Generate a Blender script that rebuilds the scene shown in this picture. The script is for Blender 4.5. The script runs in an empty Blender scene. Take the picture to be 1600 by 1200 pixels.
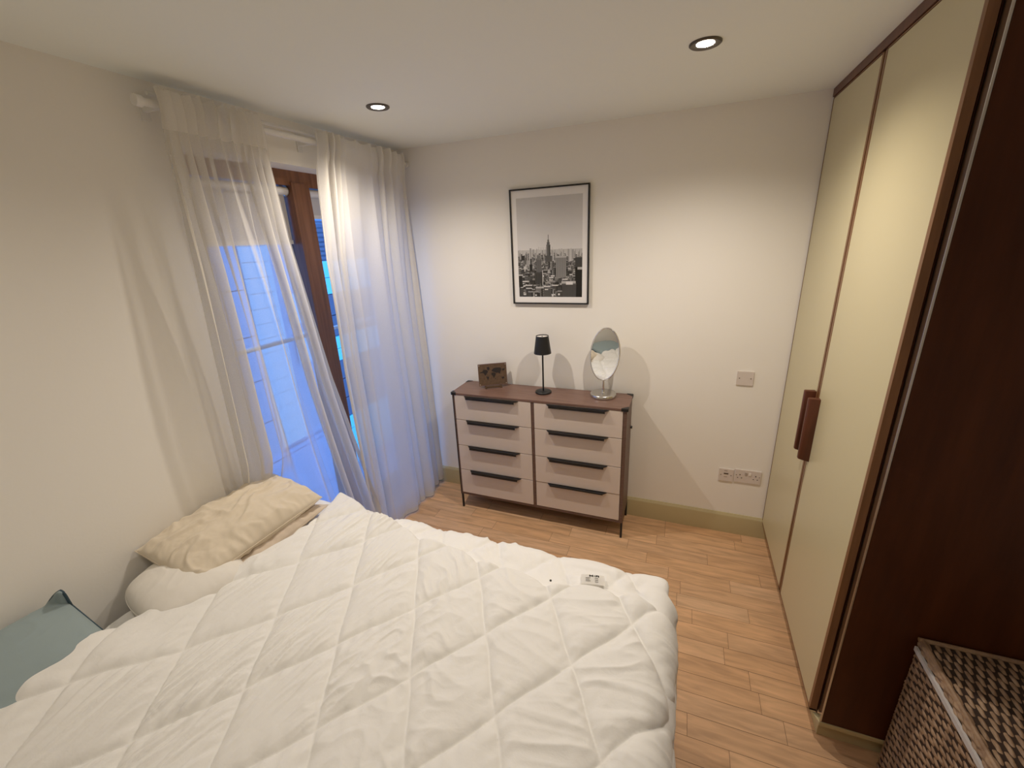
import bpy, bmesh, math, random
from mathutils import Vector, Matrix, Euler, noise

C = bpy.context.scene.collection
SC = bpy.context.scene
R = math.radians
PI = math.pi

# ------------------------------------------------------------------ camera, world, lights, exposure
cam_d = bpy.data.cameras.new('camera')
cam = bpy.data.objects.new('camera', cam_d)
C.objects.link(cam)
cam.location = (1.86709, -2.71525, 1.89960)
cam.rotation_euler = (R(71.36586), R(2.48815), R(21.23980))
cam_d.sensor_fit = 'HORIZONTAL'
cam_d.sensor_width = 36.0
cam_d.lens = 668.287 * 36 / 1600
cam_d.clip_start = 0.02
SC.camera = cam

world = bpy.data.worlds.new('dusk_sky')
SC.world = world
world.use_nodes = True
wb = world.node_tree.nodes['Background']
wb.inputs['Color'].default_value = (0.15, 0.40, 1.0, 1)
wb.inputs['Strength'].default_value = 2.3

SC.view_settings.view_transform = 'Standard'
SC.view_settings.look = 'None'
SC.view_settings.exposure = 0.0
SC.view_settings.gamma = 1.0
SC.view_settings.use_curve_mapping = False
SC.cycles.use_denoising = True
SC.cycles.max_bounces = 10
SC.cycles.diffuse_bounces = 6
SC.cycles.transparent_max_bounces = 16
SC.cycles.sample_clamp_indirect = 6

LAMP_COL = (1.0, 0.90, 0.79)
# downlights: x, y, watts; the rear pair is unseen, added to light the bed
DOWNLIGHTS = [(0.508, -0.833, 53), (1.872, -0.853, 53), (0.75, -2.45, 12), (1.80, -2.65, 12)]

W, H = 2.45, 2.5          # wardrobe front plane, ceiling height
YB, XR = -3.75, 3.35      # wall behind the camera, wall behind the wardrobe

# ------------------------------------------------------------------ helpers
def link(name, me, parent=None, mat=None):
    o = bpy.data.objects.new(name, me)
    C.objects.link(o)
    if mat is not None:
        for m in (mat if isinstance(mat, (list, tuple)) else [mat]):
            me.materials.append(m)
    if parent:
        o.parent = parent
    return o

def thing(name, label, cat, loc=(0, 0, 0), rz=0.0, group=None):
    o = bpy.data.objects.new(name, None)
    C.objects.link(o)
    o.empty_display_size = 0.05
    o.location = loc
    o.rotation_euler = (0, 0, rz)
    tag(o, label, cat, group)
    return o

def tag(o, label, cat, group=None):
    o['label'] = label
    o['category'] = cat
    if group:
        o['group'] = group
    return o

def struct(o):
    o['kind'] = 'structure'
    return o

def obj(name, bm, mat, parent=None, smooth=False, bevel=0.0, seg=2):
    if bevel > 0:
        es = [e for e in bm.edges if len(e.link_faces) == 2 and e.calc_face_angle(0) > 0.5]
        bmesh.ops.bevel(bm, geom=es, offset=bevel, segments=seg, affect='EDGES', profile=0.5, clamp_overlap=True)
    bmesh.ops.recalc_face_normals(bm, faces=bm.faces)
    me = bpy.data.meshes.new(name)
    bm.to_mesh(me)
    bm.free()
    if smooth:
        for p in me.polygons:
            p.use_smooth = True
        try:
            me.set_sharp_from_angle(angle=R(40))
        except Exception:
            pass
    return link(name, me, parent, mat)

def box(bm, x0, x1, y0, y1, z0, z1, mi=0):
    vs = [bm.verts.new((x, y, z)) for z in (z0, z1) for y in (y0, y1) for x in (x0, x1)]
    for q in ((0, 2, 3, 1), (4, 5, 7, 6), (0, 1, 5, 4), (2, 6, 7, 3), (0, 4, 6, 2), (1, 3, 7, 5)):
        f = bm.faces.new([vs[i] for i in q])
        f.material_index = mi
    return bm

def bx(*a, **k):
    return box(bmesh.new(), *a, **k)

def prism(bm, pts, z0, z1, axis='z'):
    """extrude polygon pts (2-D) along an axis between z0 and z1"""
    def P(a, b, c):
        return {'z': (a, b, c), 'y': (a, c, b), 'x': (c, a, b)}[axis]
    lo = [bm.verts.new(P(a, b, z0)) for a, b in pts]
    hi = [bm.verts.new(P(a, b, z1)) for a, b in pts]
    n = len(pts)
    bm.faces.new(lo[::-1]); bm.faces.new(hi)
    for i in range(n):
        bm.faces.new((lo[i], lo[(i + 1) % n], hi[(i + 1) % n], hi[i]))
    return bm

def lathe(bm, prof, n=48, cx=0, cy=0, cap=True):
    rings = []
    for r, z in prof:
        rings.append([bm.verts.new((cx + r * math.cos(2 * PI * i / n), cy + r * math.sin(2 * PI * i / n), z)) for i in range(n)])
    for a, b in zip(rings, rings[1:]):
        for i in range(n):
            bm.faces.new((a[i], a[(i + 1) % n], b[(i + 1) % n], b[i]))
    if cap:
        bm.faces.new(rings[0][::-1]); bm.faces.new(rings[-1])
    return bm

def tube(bm, pts, r, n=12, closed=False, cap=True):
    pts = [Vector(p) for p in pts]
    rings = []
    m = len(pts)
    up = Vector((0, 0, 1))
    for i, p in enumerate(pts):
        a = pts[(i - 1) % m] if (closed or i > 0) else p
        b = pts[(i + 1) % m] if (closed or i < m - 1) else p
        t = (b - a).normalized()
        s = t.cross(up)
        if s.length < 1e-3:
            s = t.cross(Vector((0, 1, 0)))
        s.normalize()
        u = s.cross(t).normalized()
        rings.append([bm.verts.new(p + r * (math.cos(2 * PI * k / n) * s + math.sin(2 * PI * k / n) * u)) for k in range(n)])
    rng = range(m) if closed else range(m - 1)
    for i in rng:
        a, b = rings[i], rings[(i + 1) % m]
        for k in range(n):
            bm.faces.new((a[k], a[(k + 1) % n], b[(k + 1) % n], b[k]))
    if cap and not closed:
        bm.faces.new(rings[0][::-1]); bm.faces.new(rings[-1])
    return bm

def grid_mesh(name, nu, nv, fn, mat, parent=None, smooth=True, close_u=False):
    vs, fs = [], []
    for j in range(nv):
        for i in range(nu):
            vs.append(tuple(fn(i / (nu - 1), j / (nv - 1))))
    for j in range(nv - 1):
        for i in range(nu - 1):
            a = j * nu + i
            fs.append((a, a + 1, a + nu + 1, a + nu))
    me = bpy.data.meshes.new(name)
    me.from_pydata(vs, [], fs)
    if smooth:
        me.polygons.foreach_set('use_smooth', [True] * len(me.polygons))
    me.update()
    return link(name, me, parent, mat)

def sm(a, b, x):
    t = min(1.0, max(0.0, (x - a) / (b - a)))
    return t * t * (3 - 2 * t)

def lerp(a, b, t):
    return a + (b - a) * t

def table(tb, x):
    if x <= tb[0][0]:
        return tb[0][1]
    for (x0, v0), (x1, v1) in zip(tb, tb[1:]):
        if x <= x1:
            return lerp(v0, v1, (x - x0) / (x1 - x0))
    return tb[-1][1]

def N(x, y, z=0.0):
    return noise.noise(Vector((x, y, z)))

# ------------------------------------------------------------------ materials
def mat(name, col, rough=0.6, metal=0.0, spec=0.5, bump=None, var=None, coat=0.0, sheen=0.0, emit=None):
    """bump=(scale,strength,distance); var=(scale, second colour, stretch xyz)"""
    m = bpy.data.materials.new(name)
    m.use_nodes = True
    nt = m.node_tree
    b = nt.nodes['Principled BSDF']
    b.inputs['Base Color'].default_value = (*col, 1)
    b.inputs['Roughness'].default_value = rough
    b.inputs['Metallic'].default_value = metal
    b.inputs['Specular IOR Level'].default_value = spec
    b.inputs['Coat Weight'].default_value = coat
    b.inputs['Sheen Weight'].default_value = sheen
    if emit:
        b.inputs['Emission Color'].default_value = (*emit[0], 1)
        b.inputs['Emission Strength'].default_value = emit[1]
    if bump or var:
        tc = nt.nodes.new('ShaderNodeTexCoord')
    if var:
        mp = nt.nodes.new('ShaderNodeMapping')
        mp.inputs['Scale'].default_value = var[2] if len(var) > 2 else (1, 1, 1)
        nz = nt.nodes.new('ShaderNodeTexNoise')
        nz.inputs['Scale'].default_value = var[0]
        nz.inputs['Detail'].default_value = 6
        nz.inputs['Roughness'].default_value = 0.6
        rp = nt.nodes.new('ShaderNodeValToRGB')
        rp.color_ramp.elements[0].position = 0.32
        rp.color_ramp.elements[1].position = 0.68
        rp.color_ramp.elements[0].color = (*col, 1)
        rp.color_ramp.elements[1].color = (*var[1], 1)
        nt.links.new(tc.outputs['Object'], mp.inputs['Vector'])
        nt.links.new(mp.outputs['Vector'], nz.inputs['Vector'])
        nt.links.new(nz.outputs['Fac'], rp.inputs['Fac'])
        nt.links.new(rp.outputs['Color'], b.inputs['Base Color'])
    if bump:
        nb = nt.nodes.new('ShaderNodeTexNoise')
        nb.inputs['Scale'].default_value = bump[0]
        nb.inputs['Detail'].default_value = 4
        bp = nt.nodes.new('ShaderNodeBump')
        bp.inputs['Strength'].default_value = bump[1]
        bp.inputs['Distance'].default_value = bump[2]
        nt.links.new(tc.outputs['Object'], nb.inputs['Vector'])
        nt.links.new(nb.outputs['Fac'], bp.inputs['Height'])
        nt.links.new(bp.outputs['Normal'], b.inputs['Normal'])
    return m

M = {}
M['wall'] = mat('wall_paint', (0.875, 0.845, 0.785), 0.75, bump=(90, 0.12, 0.002), spec=0.3)
M['ceiling'] = mat('ceiling_paint', (0.875, 0.90, 0.85), 0.85, bump=(60, 0.08, 0.002), spec=0.2)
M['olive'] = mat('olive_gloss_paint', (0.50, 0.42, 0.235), 0.35, bump=(25, 0.05, 0.002))
M['walnut'] = mat('walnut_veneer', (0.105, 0.060, 0.045), 0.45, var=(7, (0.165, 0.100, 0.078), (1.2, 14, 14)))
M['walnut_top'] = mat('walnut_top_veneer', (0.135, 0.072, 0.053), 0.38, var=(6, (0.215, 0.125, 0.095), (1.0, 16, 16)))
M['drawer'] = mat('greige_drawer_laminate', (0.68, 0.59, 0.515), 0.55, bump=(200, 0.04, 0.001))
M['black'] = mat('black_powder_coat', (0.009, 0.0085, 0.0095), 0.45)
M['lampblack'] = mat('matt_black_metal', (0.008, 0.008, 0.009), 0.5)
M['chrome'] = mat('brushed_chrome', (0.62, 0.60, 0.57), 0.22, metal=1.0)
M['polished'] = mat('polished_chrome', (0.85, 0.84, 0.82), 0.08, metal=1.0)
M['mirror'] = mat('mirror_silver', (0.93, 0.94, 0.95), 0.01, metal=1.0)
M['cream'] = mat('cream_door_laminate', (0.59, 0.525, 0.325), 0.33, bump=(12, 0.02, 0.002), spec=0.4)
M['cherry'] = mat('cherry_wood', (0.080, 0.021, 0.009), 0.4, var=(5, (0.135, 0.040, 0.018), (10, 10, 0.7)))
M['cherry_light'] = mat('cherry_edging', (0.17, 0.075, 0.028), 0.4, var=(6, (0.23, 0.105, 0.042), (10, 10, 0.7)))
M['mahogany'] = mat('dark_red_wood_panel', (0.050, 0.0125, 0.0035), 0.45, spec=0.25, var=(3.2, (0.080, 0.022, 0.006), (5, 5, 0.6)))
M['plastic'] = mat('white_socket_plastic', (0.70, 0.63, 0.58), 0.35)
M['dark'] = mat('dark_hole', (0.03, 0.022, 0.018), 0.7)
M['whiteplastic'] = mat('white_rod_plastic', (0.80, 0.78, 0.74), 0.35)
M['bronze'] = mat('dark_bronze_metal', (0.11, 0.095, 0.08), 0.35, metal=0.8)
M['bulb'] = mat('lit_bulb', (1, 0.95, 0.85), 0.5, emit=((1.0, 0.90, 0.74), 40))
M['pine'] = mat('stained_pine', (0.165, 0.062, 0.024), 0.42, var=(4, (0.27, 0.115, 0.05), (12, 12, 0.6)))
M['blind'] = mat('blind_fabric', (0.62, 0.60, 0.58), 0.9)
M['rubber'] = mat('black_rubber', (0.02, 0.02, 0.02), 0.8)
M['cork'] = mat('brown_cork_board', (0.085, 0.048, 0.026), 0.8, var=(60, (0.13, 0.078, 0.044)))
M['mapdark'] = mat('dark_map_print', (0.02, 0.014, 0.012), 0.8)
M['base'] = mat('bed_base_fabric', (0.55, 0.52, 0.48), 0.9)
M['rail'] = mat('white_metal_rail', (0.85, 0.87, 0.9), 0.4)
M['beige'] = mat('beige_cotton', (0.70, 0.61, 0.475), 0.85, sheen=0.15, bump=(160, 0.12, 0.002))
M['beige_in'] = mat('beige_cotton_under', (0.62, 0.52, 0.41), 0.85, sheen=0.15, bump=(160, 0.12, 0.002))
M['sage'] = mat('sage_blue_cotton', (0.295, 0.365, 0.375), 0.9, sheen=0.1, bump=(220, 0.12, 0.002))
M['piping'] = mat('teal_piping', (0.04, 0.075, 0.10), 0.8)
M['white_cotton'] = mat('white_cotton', (0.80, 0.765, 0.70), 0.85, bump=(120, 0.1, 0.002))
M['sheet'] = mat('white_sheet', (0.78, 0.73, 0.68), 0.85)
M['label'] = mat('white_care_label', (0.92, 0.90, 0.86), 0.6)
M['ink'] = mat('black_label_ink', (0.03, 0.03, 0.03), 0.8)
M['inkgrey'] = mat('grey_label_ink', (0.30, 0.28, 0.26), 0.8)
M['stripwhite'] = mat('white_fabric_strip', (0.55, 0.52, 0.50), 0.8)
M['cable'] = mat('socket_grey', (0.42, 0.35, 0.30), 0.5)
M['screw'] = mat('socket_screw', (0.12, 0.09, 0.07), 0.5)
M['knob'] = mat('white_knob', (0.85, 0.80, 0.74), 0.35)

def quilt_mat(name, col, sc=170):
    """white cotton with a faint woven jacquard of small curls"""
    m = mat(name, col, 0.8, sheen=0.2)
    nt = m.node_tree
    b = nt.nodes['Principled BSDF']
    tc = nt.nodes.new('ShaderNodeTexCoord')
    a = nt.nodes.new('ShaderNodeTexNoise'); a.inputs['Scale'].default_value = 24; a.inputs['Detail'].default_value = 3
    a.inputs['Distortion'].default_value = 1.2
    c = nt.nodes.new('ShaderNodeTexNoise'); c.inputs['Scale'].default_value = sc; c.inputs['Detail'].default_value = 2
    ad = nt.nodes.new('ShaderNodeMath'); ad.operation = 'MULTIPLY_ADD'; ad.inputs[1].default_value = 0.22
    bp = nt.nodes.new('ShaderNodeBump'); bp.inputs['Strength'].default_value = 0.22; bp.inputs['Distance'].default_value = 0.006
    nt.links.new(tc.outputs['Object'], a.inputs['Vector'])
    nt.links.new(tc.outputs['Object'], c.inputs['Vector'])
    nt.links.new(c.outputs['Fac'], ad.inputs[0]); nt.links.new(a.outputs['Fac'], ad.inputs[2])
    nt.links.new(ad.outputs[0], bp.inputs['Height'])
    nt.links.new(bp.outputs['Normal'], b.inputs['Normal'])
    return m
M['quilt'] = quilt_mat('white_quilted_cotton', (0.83, 0.815, 0.775))
M['quilt_low'] = quilt_mat('white_quilted_cotton_lower', (0.86, 0.845, 0.81))

def sheer_mat(name, see, col=(0.86, 0.83, 0.77)):
    m = bpy.data.materials.new(name); m.use_nodes = True
    nt = m.node_tree; nt.nodes.clear()
    out = nt.nodes.new('ShaderNodeOutputMaterial')
    tr = nt.nodes.new('ShaderNodeBsdfTransparent'); tr.inputs[0].default_value = (0.97, 0.97, 0.97, 1)
    tl = nt.nodes.new('ShaderNodeBsdfTranslucent'); tl.inputs[0].default_value = (*col, 1)
    df = nt.nodes.new('ShaderNodeBsdfDiffuse'); df.inputs[0].default_value = (*col, 1)
    m1 = nt.nodes.new('ShaderNodeMixShader'); m1.inputs[0].default_value = 0.40
    m2 = nt.nodes.new('ShaderNodeMixShader')
    tc = nt.nodes.new('ShaderNodeTexCoord')
    nz = nt.nodes.new('ShaderNodeTexNoise'); nz.inputs['Scale'].default_value = 350
    mr = nt.nodes.new('ShaderNodeMapRange'); mr.inputs['To Min'].default_value = see - 0.07; mr.inputs['To Max'].default_value = see + 0.07
    nt.links.new(tc.outputs['Object'], nz.inputs['Vector'])
    nt.links.new(nz.outputs['Fac'], mr.inputs['Value'])
    # threads close up where the cloth turns edge-on
    lw = nt.nodes.new('ShaderNodeLayerWeight'); lw.inputs['Blend'].default_value = 0.5
    pw = nt.nodes.new('ShaderNodeMath'); pw.operation = 'POWER'; pw.inputs[1].default_value = 1.6
    iv = nt.nodes.new('ShaderNodeMath'); iv.operation = 'SUBTRACT'; iv.inputs[0].default_value = 1.12; iv.use_clamp = True
    mm = nt.nodes.new('ShaderNodeMath'); mm.operation = 'MULTIPLY'
    nt.links.new(lw.outputs['Facing'], pw.inputs[0]); nt.links.new(pw.outputs[0], iv.inputs[1])
    nt.links.new(iv.outputs[0], mm.inputs[0]); nt.links.new(mr.outputs[0], mm.inputs[1])
    nt.links.new(mm.outputs[0], m2.inputs[0])
    nt.links.new(df.outputs[0], m1.inputs[1]); nt.links.new(tl.outputs[0], m1.inputs[2])
    nt.links.new(m1.outputs[0], m2.inputs[1]); nt.links.new(tr.outputs[0], m2.inputs[2])
    nt.links.new(m2.outputs[0], out.inputs[0])
    return m
M['sheer'] = sheer_mat('sheer_white_voile', 0.43)
M['sheer_heavy'] = sheer_mat('sheer_white_voile_denser', 0.09)
M['heading'] = sheer_mat('curtain_heading_cloth', 0.08)

def glass_mat():
    m = bpy.data.materials.new('window_glass'); m.use_nodes = True
    nt = m.node_tree; nt.nodes.clear()
    out = nt.nodes.new('ShaderNodeOutputMaterial')
    tr = nt.nodes.new('ShaderNodeBsdfTransparent'); tr.inputs[0].default_value = (0.95, 0.97, 0.98, 1)
    gl = nt.nodes.new('ShaderNodeBsdfGlossy'); gl.inputs['Roughness'].default_value = 0.02
    fr = nt.nodes.new('ShaderNodeFresnel'); fr.inputs[0].default_value = 1.45
    mx = nt.nodes.new('ShaderNodeMixShader')
    ge = nt.nodes.new('ShaderNodeNewGeometry'); inv = nt.nodes.new('ShaderNodeMath'); inv.operation = 'SUBTRACT'; inv.inputs[0].default_value = 1
    ml = nt.nodes.new('ShaderNodeMath'); ml.operation = 'MULTIPLY'
    nt.links.new(ge.outputs['Backfacing'], inv.inputs[1]); nt.links.new(inv.outputs[0], ml.inputs[0]); nt.links.new(fr.outputs[0], ml.inputs[1])
    nt.links.new(ml.outputs[0], mx.inputs[0]); nt.links.new(tr.outputs[0], mx.inputs[1]); nt.links.new(gl.outputs[0], mx.inputs[2])
    nt.links.new(mx.outputs[0], out.inputs[0])
    return m
M['glass'] = glass_mat()

def attr_mat(name, attr, rough, grain=None, spec=0.5, coat=0.0):
    m = mat(name, (1, 1, 1), rough, spec=spec, coat=coat)
    nt = m.node_tree; b = nt.nodes['Principled BSDF']
    a = nt.nodes.new('ShaderNodeAttribute'); a.attribute_name = attr
    src = a.outputs['Color']
    if grain:
        tc = nt.nodes.new('ShaderNodeTexCoord')
        # each plank gets its own stretch of grain
        sep = nt.nodes.new('ShaderNodeVectorMath'); sep.operation = 'MULTIPLY_ADD'
        sep.inputs[1].default_value = (9, 0, 5)
        mp = nt.nodes.new('ShaderNodeMapping'); mp.inputs['Scale'].default_value = grain[1]
        nz = nt.nodes.new('ShaderNodeTexNoise'); nz.inputs['Scale'].default_value = grain[0]; nz.inputs['Detail'].default_value = 7
        nz.inputs['Distortion'].default_value = 0.7
        mr = nt.nodes.new('ShaderNodeMapRange'); mr.inputs['From Min'].default_value = 0.3; mr.inputs['From Max'].default_value = 0.7
        mr.inputs['To Min'].default_value = 0.78; mr.inputs['To Max'].default_value = 1.16
        mul = nt.nodes.new('ShaderNodeVectorMath'); mul.operation = 'SCALE'
        nt.links.new(a.outputs['Color'], sep.inputs[0]); nt.links.new(tc.outputs['Object'], sep.inputs[2])
        nt.links.new(sep.outputs[0], mp.inputs['Vector']); nt.links.new(mp.outputs[0], nz.inputs['Vector'])
        nt.links.new(nz.outputs['Fac'], mr.inputs['Value'])
        nt.links.new(a.outputs['Color'], mul.inputs[0]); nt.links.new(mr.outputs[0], mul.inputs['Scale'])
        src = mul.outputs[0]
        rr = nt.nodes.new('ShaderNodeMapRange'); rr.inputs['To Min'].default_value = rough - 0.06; rr.inputs['To Max'].default_value = rough + 0.1
        nt.links.new(nz.outputs['Fac'], rr.inputs['Value']); nt.links.new(rr.outputs[0], b.inputs['Roughness'])
    nt.links.new(src, b.inputs['Base Color'])
    return m
M['planks'] = attr_mat('maple_floor_planks', 'plank', 0.36, grain=(3.0, (1.6, 12, 1)))
M['print'] = attr_mat('city_photo_print', 'tone', 0.25, coat=0.5)

def set_face_colors(me, attr, cols):
    a = me.attributes.new(attr, 'FLOAT_COLOR', 'FACE')
    flat = []
    for c in cols:
        flat.extend((c[0], c[1], c[2], 1.0))
    a.data.foreach_set('color', flat)

# ------------------------------------------------------------------ room shell
def quad_box(name, a, material):
    return struct(obj(name, bx(*a), material))

# floor: real boards 94 mm wide running along the back wall
def make_floor():
    rnd = random.Random(5)
    known = {0: 2.34, 1: 2.295, 2: 1.83, 3: 2.13, 4: 2.40, 5: 2.24, 6: 1.98, 7: 2.312, 8: 2.04, 9: 2.202,
             10: 1.72, 11: 2.275, 12: 1.86, 13: 2.38, 14: 2.018, 15: 2.168}
    pw, g = 0.0938, 0.0007
    vs, fs, cols = [], [], []
    def quad(x0, x1, y0, y1, z, c):
        b = len(vs)
        vs.extend([(x0, y0, z), (x1, y0, z), (x1, y1, z), (x0, y1, z)])
        fs.append((b, b + 1, b + 2, b + 3)); cols.append(c)
    quad(-0.3, XR, YB, 0, -0.0025, (0.11, 0.06, 0.03))
    k = 0
    while -pw * k > YB:
        y1, y0 = -pw * k - g, -pw * (k + 1) + g
        j0 = known.get(k, rnd.uniform(1.7, 2.4))
        js = [j0]
        x = j0
        while x < XR:
            x += rnd.choice((0.42, 0.55, 0.7, 0.82)) + rnd.uniform(-.05, .05); js.append(x)
        x = j0
        while x > -0.3:
            x -= rnd.choice((0.33, 0.45, 0.62, 0.78)) + rnd.uniform(-.05, .05); js.append(x)
        js.sort()
        for a, b in zip(js, js[1:]):
            a2, b2 = max(a, -0.3), min(b, XR)
            if b2 <= a2: continue
            t = rnd.uniform(-1, 1); s = rnd.uniform(-1, 1)
            c = (0.63 + 0.045 * t, 0.385 + 0.035 * t + 0.010 * s, 0.212 + 0.024 * t + 0.014 * s)
            quad(a2 + g, b2 - g, y0, y1, 0.0, c)
        k += 1
    me = bpy.data.meshes.new('floor')
    me.from_pydata(vs, [], fs)
    set_face_colors(me, 'plank', cols)
    struct(link('floor', me, None, M['planks']))
make_floor()

quad_box('ceiling', (-0.3, XR + 0.1, YB - 0.1, 0.1, H, H + 0.1), M['ceiling'])
quad_box('wall_back', (-0.3, XR + 0.1, 0, 0.1, 0, H), M['wall'])
quad_box('wall_front', (-0.3, XR + 0.1, YB - 0.1, YB, 0, H), M['wall'])
quad_box('wall_right', (XR, XR + 0.1, YB, 0, 0, H), M['wall'])
# left wall with the window opening (y -1.43 .. -0.10, z 0.02 .. 2.30)
WY0, WY1, WZ0, WZ1 = -1.43, -0.07, 0.03, 2.30
bm = bmesh.new()
box(bm, -0.3, 0, YB, WY0, 0, H)
box(bm, -0.3, 0, WY1, 0, 0, H)
box(bm, -0.3, 0, WY0, WY1, WZ1, H)
box(bm, -0.3, 0, WY0, WY1, 0, WZ0)
struct(obj('wall_left', bm, M['wall']))

def baseboard(name, pts_fn, ax):
    pr = [(0, 0), (0.016, 0), (0.016, 0.122), (0.013, 0.132), (0.008, 0.136), (0.006, 0.142), (0, 0.142)]
    return pr
def base_along_x(name, x0, x1, y, sgn):
    pr = baseboard(name, None, None)
    bm = bmesh.new()
    prism(bm, [(y + sgn * a, b) for a, b in pr], x0, x1, 'x')
    struct(obj(name, bm, M['olive'], smooth=True))
def base_along_y(name, y0, y1, x, sgn):
    pr = baseboard(name, None, None)
    bm = bmesh.new()
    prism(bm, [(x + sgn * a, b) for a, b in pr], y0, y1, 'y')
    struct(obj(name, bm, M['olive'], smooth=True))
base_along_x('baseboard_back', 0.0, 2.52, 0, -1)
base_along_y('baseboard_left', YB, WY0 - 0.02, 0, 1)
base_along_x('baseboard_front', 0.02, XR, YB, 1)

# window_1: stained pine frame set deep in the left wall
win = bpy.data.objects.new('window_1', None); C.objects.link(win); win.location = (-0.16, -0.75, 0.03); struct(win)
def wpart(name, bm, m, bevel=0.003):
    o = obj(name, bm, m, None, bevel=bevel)
    o.parent = win
    o.matrix_parent_inverse = Matrix.Translation(-win.location)
    return o
bm = bmesh.new()
box(bm, -0.24, -0.13, WY0, WY1, 2.225, 2.30)
wpart('head_rail', bm, M['pine'])
wpart('mullion', bx(-0.215, -0.12, -0.81, -0.69, 0.03, 2.24), M['pine'], 0.004)
wpart('jamb', bx(-0.24, -0.13, WY0, WY0 + 0.07, 0.03, 2.225), M['pine'])
wpart('jamb', bx(-0.24, -0.13, WY1 - 0.07, WY1, 0.03, 2.225), M['pine'])
wpart('bottom_rail', bx(-0.24, -0.13, WY0, WY1, 0.03, 0.13), M['pine'])
for y0, y1 in ((WY0 + .07, -0.81), (-0.69, WY1 - .07)):
    wpart('window_pane', bx(-0.196, -0.190, y0, y1, 0.13, 2.225), M['glass'], 0)

# roller blinds, one over each pane
def blind(y0, y1, zb, label):
    t = thing('roller_blind', label, 'blind', (-0.165, (y0 + y1) / 2, 2.20), 0, 'roller blinds at the window')
    l = y1 - y0
    bm = bmesh.new()
    tube(bm, [(0, -l / 2, 0), (0, l / 2, 0)], 0.021, 20)
    obj('roller_tube', bm, M['whiteplastic'], t, smooth=True)
    bm = bmesh.new()
    box(bm, -0.0125, -0.0115, -l / 2 + 0.004, l / 2 - 0.004, zb - 2.20, 0.0)
    obj('blind_fabric', bm, M['blind'], t)
    bm = bmesh.new()
    box(bm, -0.017, -0.007, -l / 2 + 0.003, l / 2 - 0.003, zb - 2.205, zb - 2.185)
    obj('bottom_bar', bm, M['whiteplastic'], t, bevel=0.003)
    for s in (-1, 1):
        bm = bmesh.new()
        tube(bm, [(0, s * l / 2, 0), (0, s * (l / 2 + 0.006), 0)], 0.026, 20)
        obj('end_bracket', bm, M['chrome'], t, smooth=True)
blind(-1.34, -0.817, 1.935, 'pale grey roller blind pulled lower, on the left pane beyond the curtains')
blind(-0.683, -0.155, 2.07, 'pale grey roller blind rolled higher, right of the brown window post')

# ------------------------------------------------------------------ outside: rail and the building opposite
t = thing('balcony_rail', 'white metal balcony rail crossing outside the window', 'railing', (-0.5, -0.75, 0.0))
bm = bmesh.new(); tube(bm, [(0, -1.1, 1.345), (0, 1.1, 1.345)], 0.014, 14); obj('hand_rail', bm, M['rail'], t, smooth=True)
for y in (-1.05, 1.05):
    bm = bmesh.new(); tube(bm, [(0, y, -0.1), (0, y, 1.345)], 0.016, 12); obj('post', bm, M['rail'], t, smooth=True)
bm = bmesh.new(); tube(bm, [(0, -1.1, 0.05), (0, 1.1, 0.05)], 0.012, 12); obj('bottom_bar', bm, M['rail'], t, smooth=True)

M['f_light'] = mat('pale_cladding', (0.93, 0.93, 0.93), 0.6)
M['f_mid'] = mat('grey_blue_cladding', (0.50, 0.60, 0.78), 0.6)
M['f_dark'] = mat('dark_louvre_metal', (0.17, 0.16, 0.22), 0.5)
M['f_cyan'] = mat('cyan_spandrel_panel', (0.35, 0.95, 0.95), 0.4)
M['f_blue'] = mat('blue_lower_cladding', (0.42, 0.62, 0.90), 0.6)
M['f_win'] = mat('facade_window_glass', (0.30, 0.34, 0.42), 0.15)
bl = thing('neighbouring_building', 'tall pale panelled building with cyan bands seen through the window', 'building', (-6, 4, -6))
def fpanel(name, y0, y1, z0, z1, m, dx=0.0, pitch=None, gap=0.02):
    bm = bmesh.new()
    if pitch:
        z = z0
        while z < z1 - 0.01:
            box(bm, dx - 0.06, dx, y0 - 4, y1 - 4, z + 6 + gap, min(z + pitch, z1) + 6)
            z += pitch
    else:
        box(bm, dx - 0.06, dx, y0 - 4, y1 - 4, z0 + 6, z1 + 6)
    o = obj(name, bm, m, bl)
fpanel('facade_wall', -6, 14, -6, 9, M['f_mid'], -0.08)
fpanel('pale_cladding', 3.27, 3.92, -2.2, 9, M['f_light'], 0.0, 0.30, 0.007)
fpanel('side_cladding', 1.6, 3.22, -2.4, 9, M['f_mid'], 0.0, 0.9)
fpanel('lower_cladding', -6, 5.0, -6, -2.3, M['f_blue'], 0.03, 1.2)
for z0 in (-2.6, -0.17 - 0.6, 1.2):
    pass
fpanel('window_glass', 4.15, 4.45, 0.35, 1.0, M['f_light'], 0.02)
fpanel('window_glass', 4.15, 4.45, -0.55, 0.15, M['f_light'], 0.02)
fpanel('cyan_band', 4.9, 8.5, 0.86, 1.62, M['f_cyan'], 0.06, 0.38, 0.012)
fpanel('cyan_band', 4.9, 8.5, -0.76, -0.15, M['f_cyan'], 0.06, 0.30, 0.012)
fpanel('cyan_band', 4.9, 8.5, -3.6, -2.25, M['f_cyan'], 0.06, 0.5, 0.012)
fpanel('louvre_panel', 4.9, 8.5, 1.62, 2.50, M['f_dark'], 0.04, 0.10, 0.04)
fpanel('louvre_panel', 4.9, 8.5, -0.15, 0.86, M['f_dark'], 0.04, 0.5)
fpanel('louvre_panel', 4.9, 8.5, -2.25, -0.76, M['f_dark'], 0.04, 0.5)

ground_blocker = obj('ground_blocker', bx(-30, -0.35, -25, 30, -6.1, -6.0), mat('dark_ground_blocker', (0.10, 0.11, 0.13), 0.9))  # unseen ground, added to keep blue sky light from rising onto the ceiling
ground_blocker['kind'] = 'structure'

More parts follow.
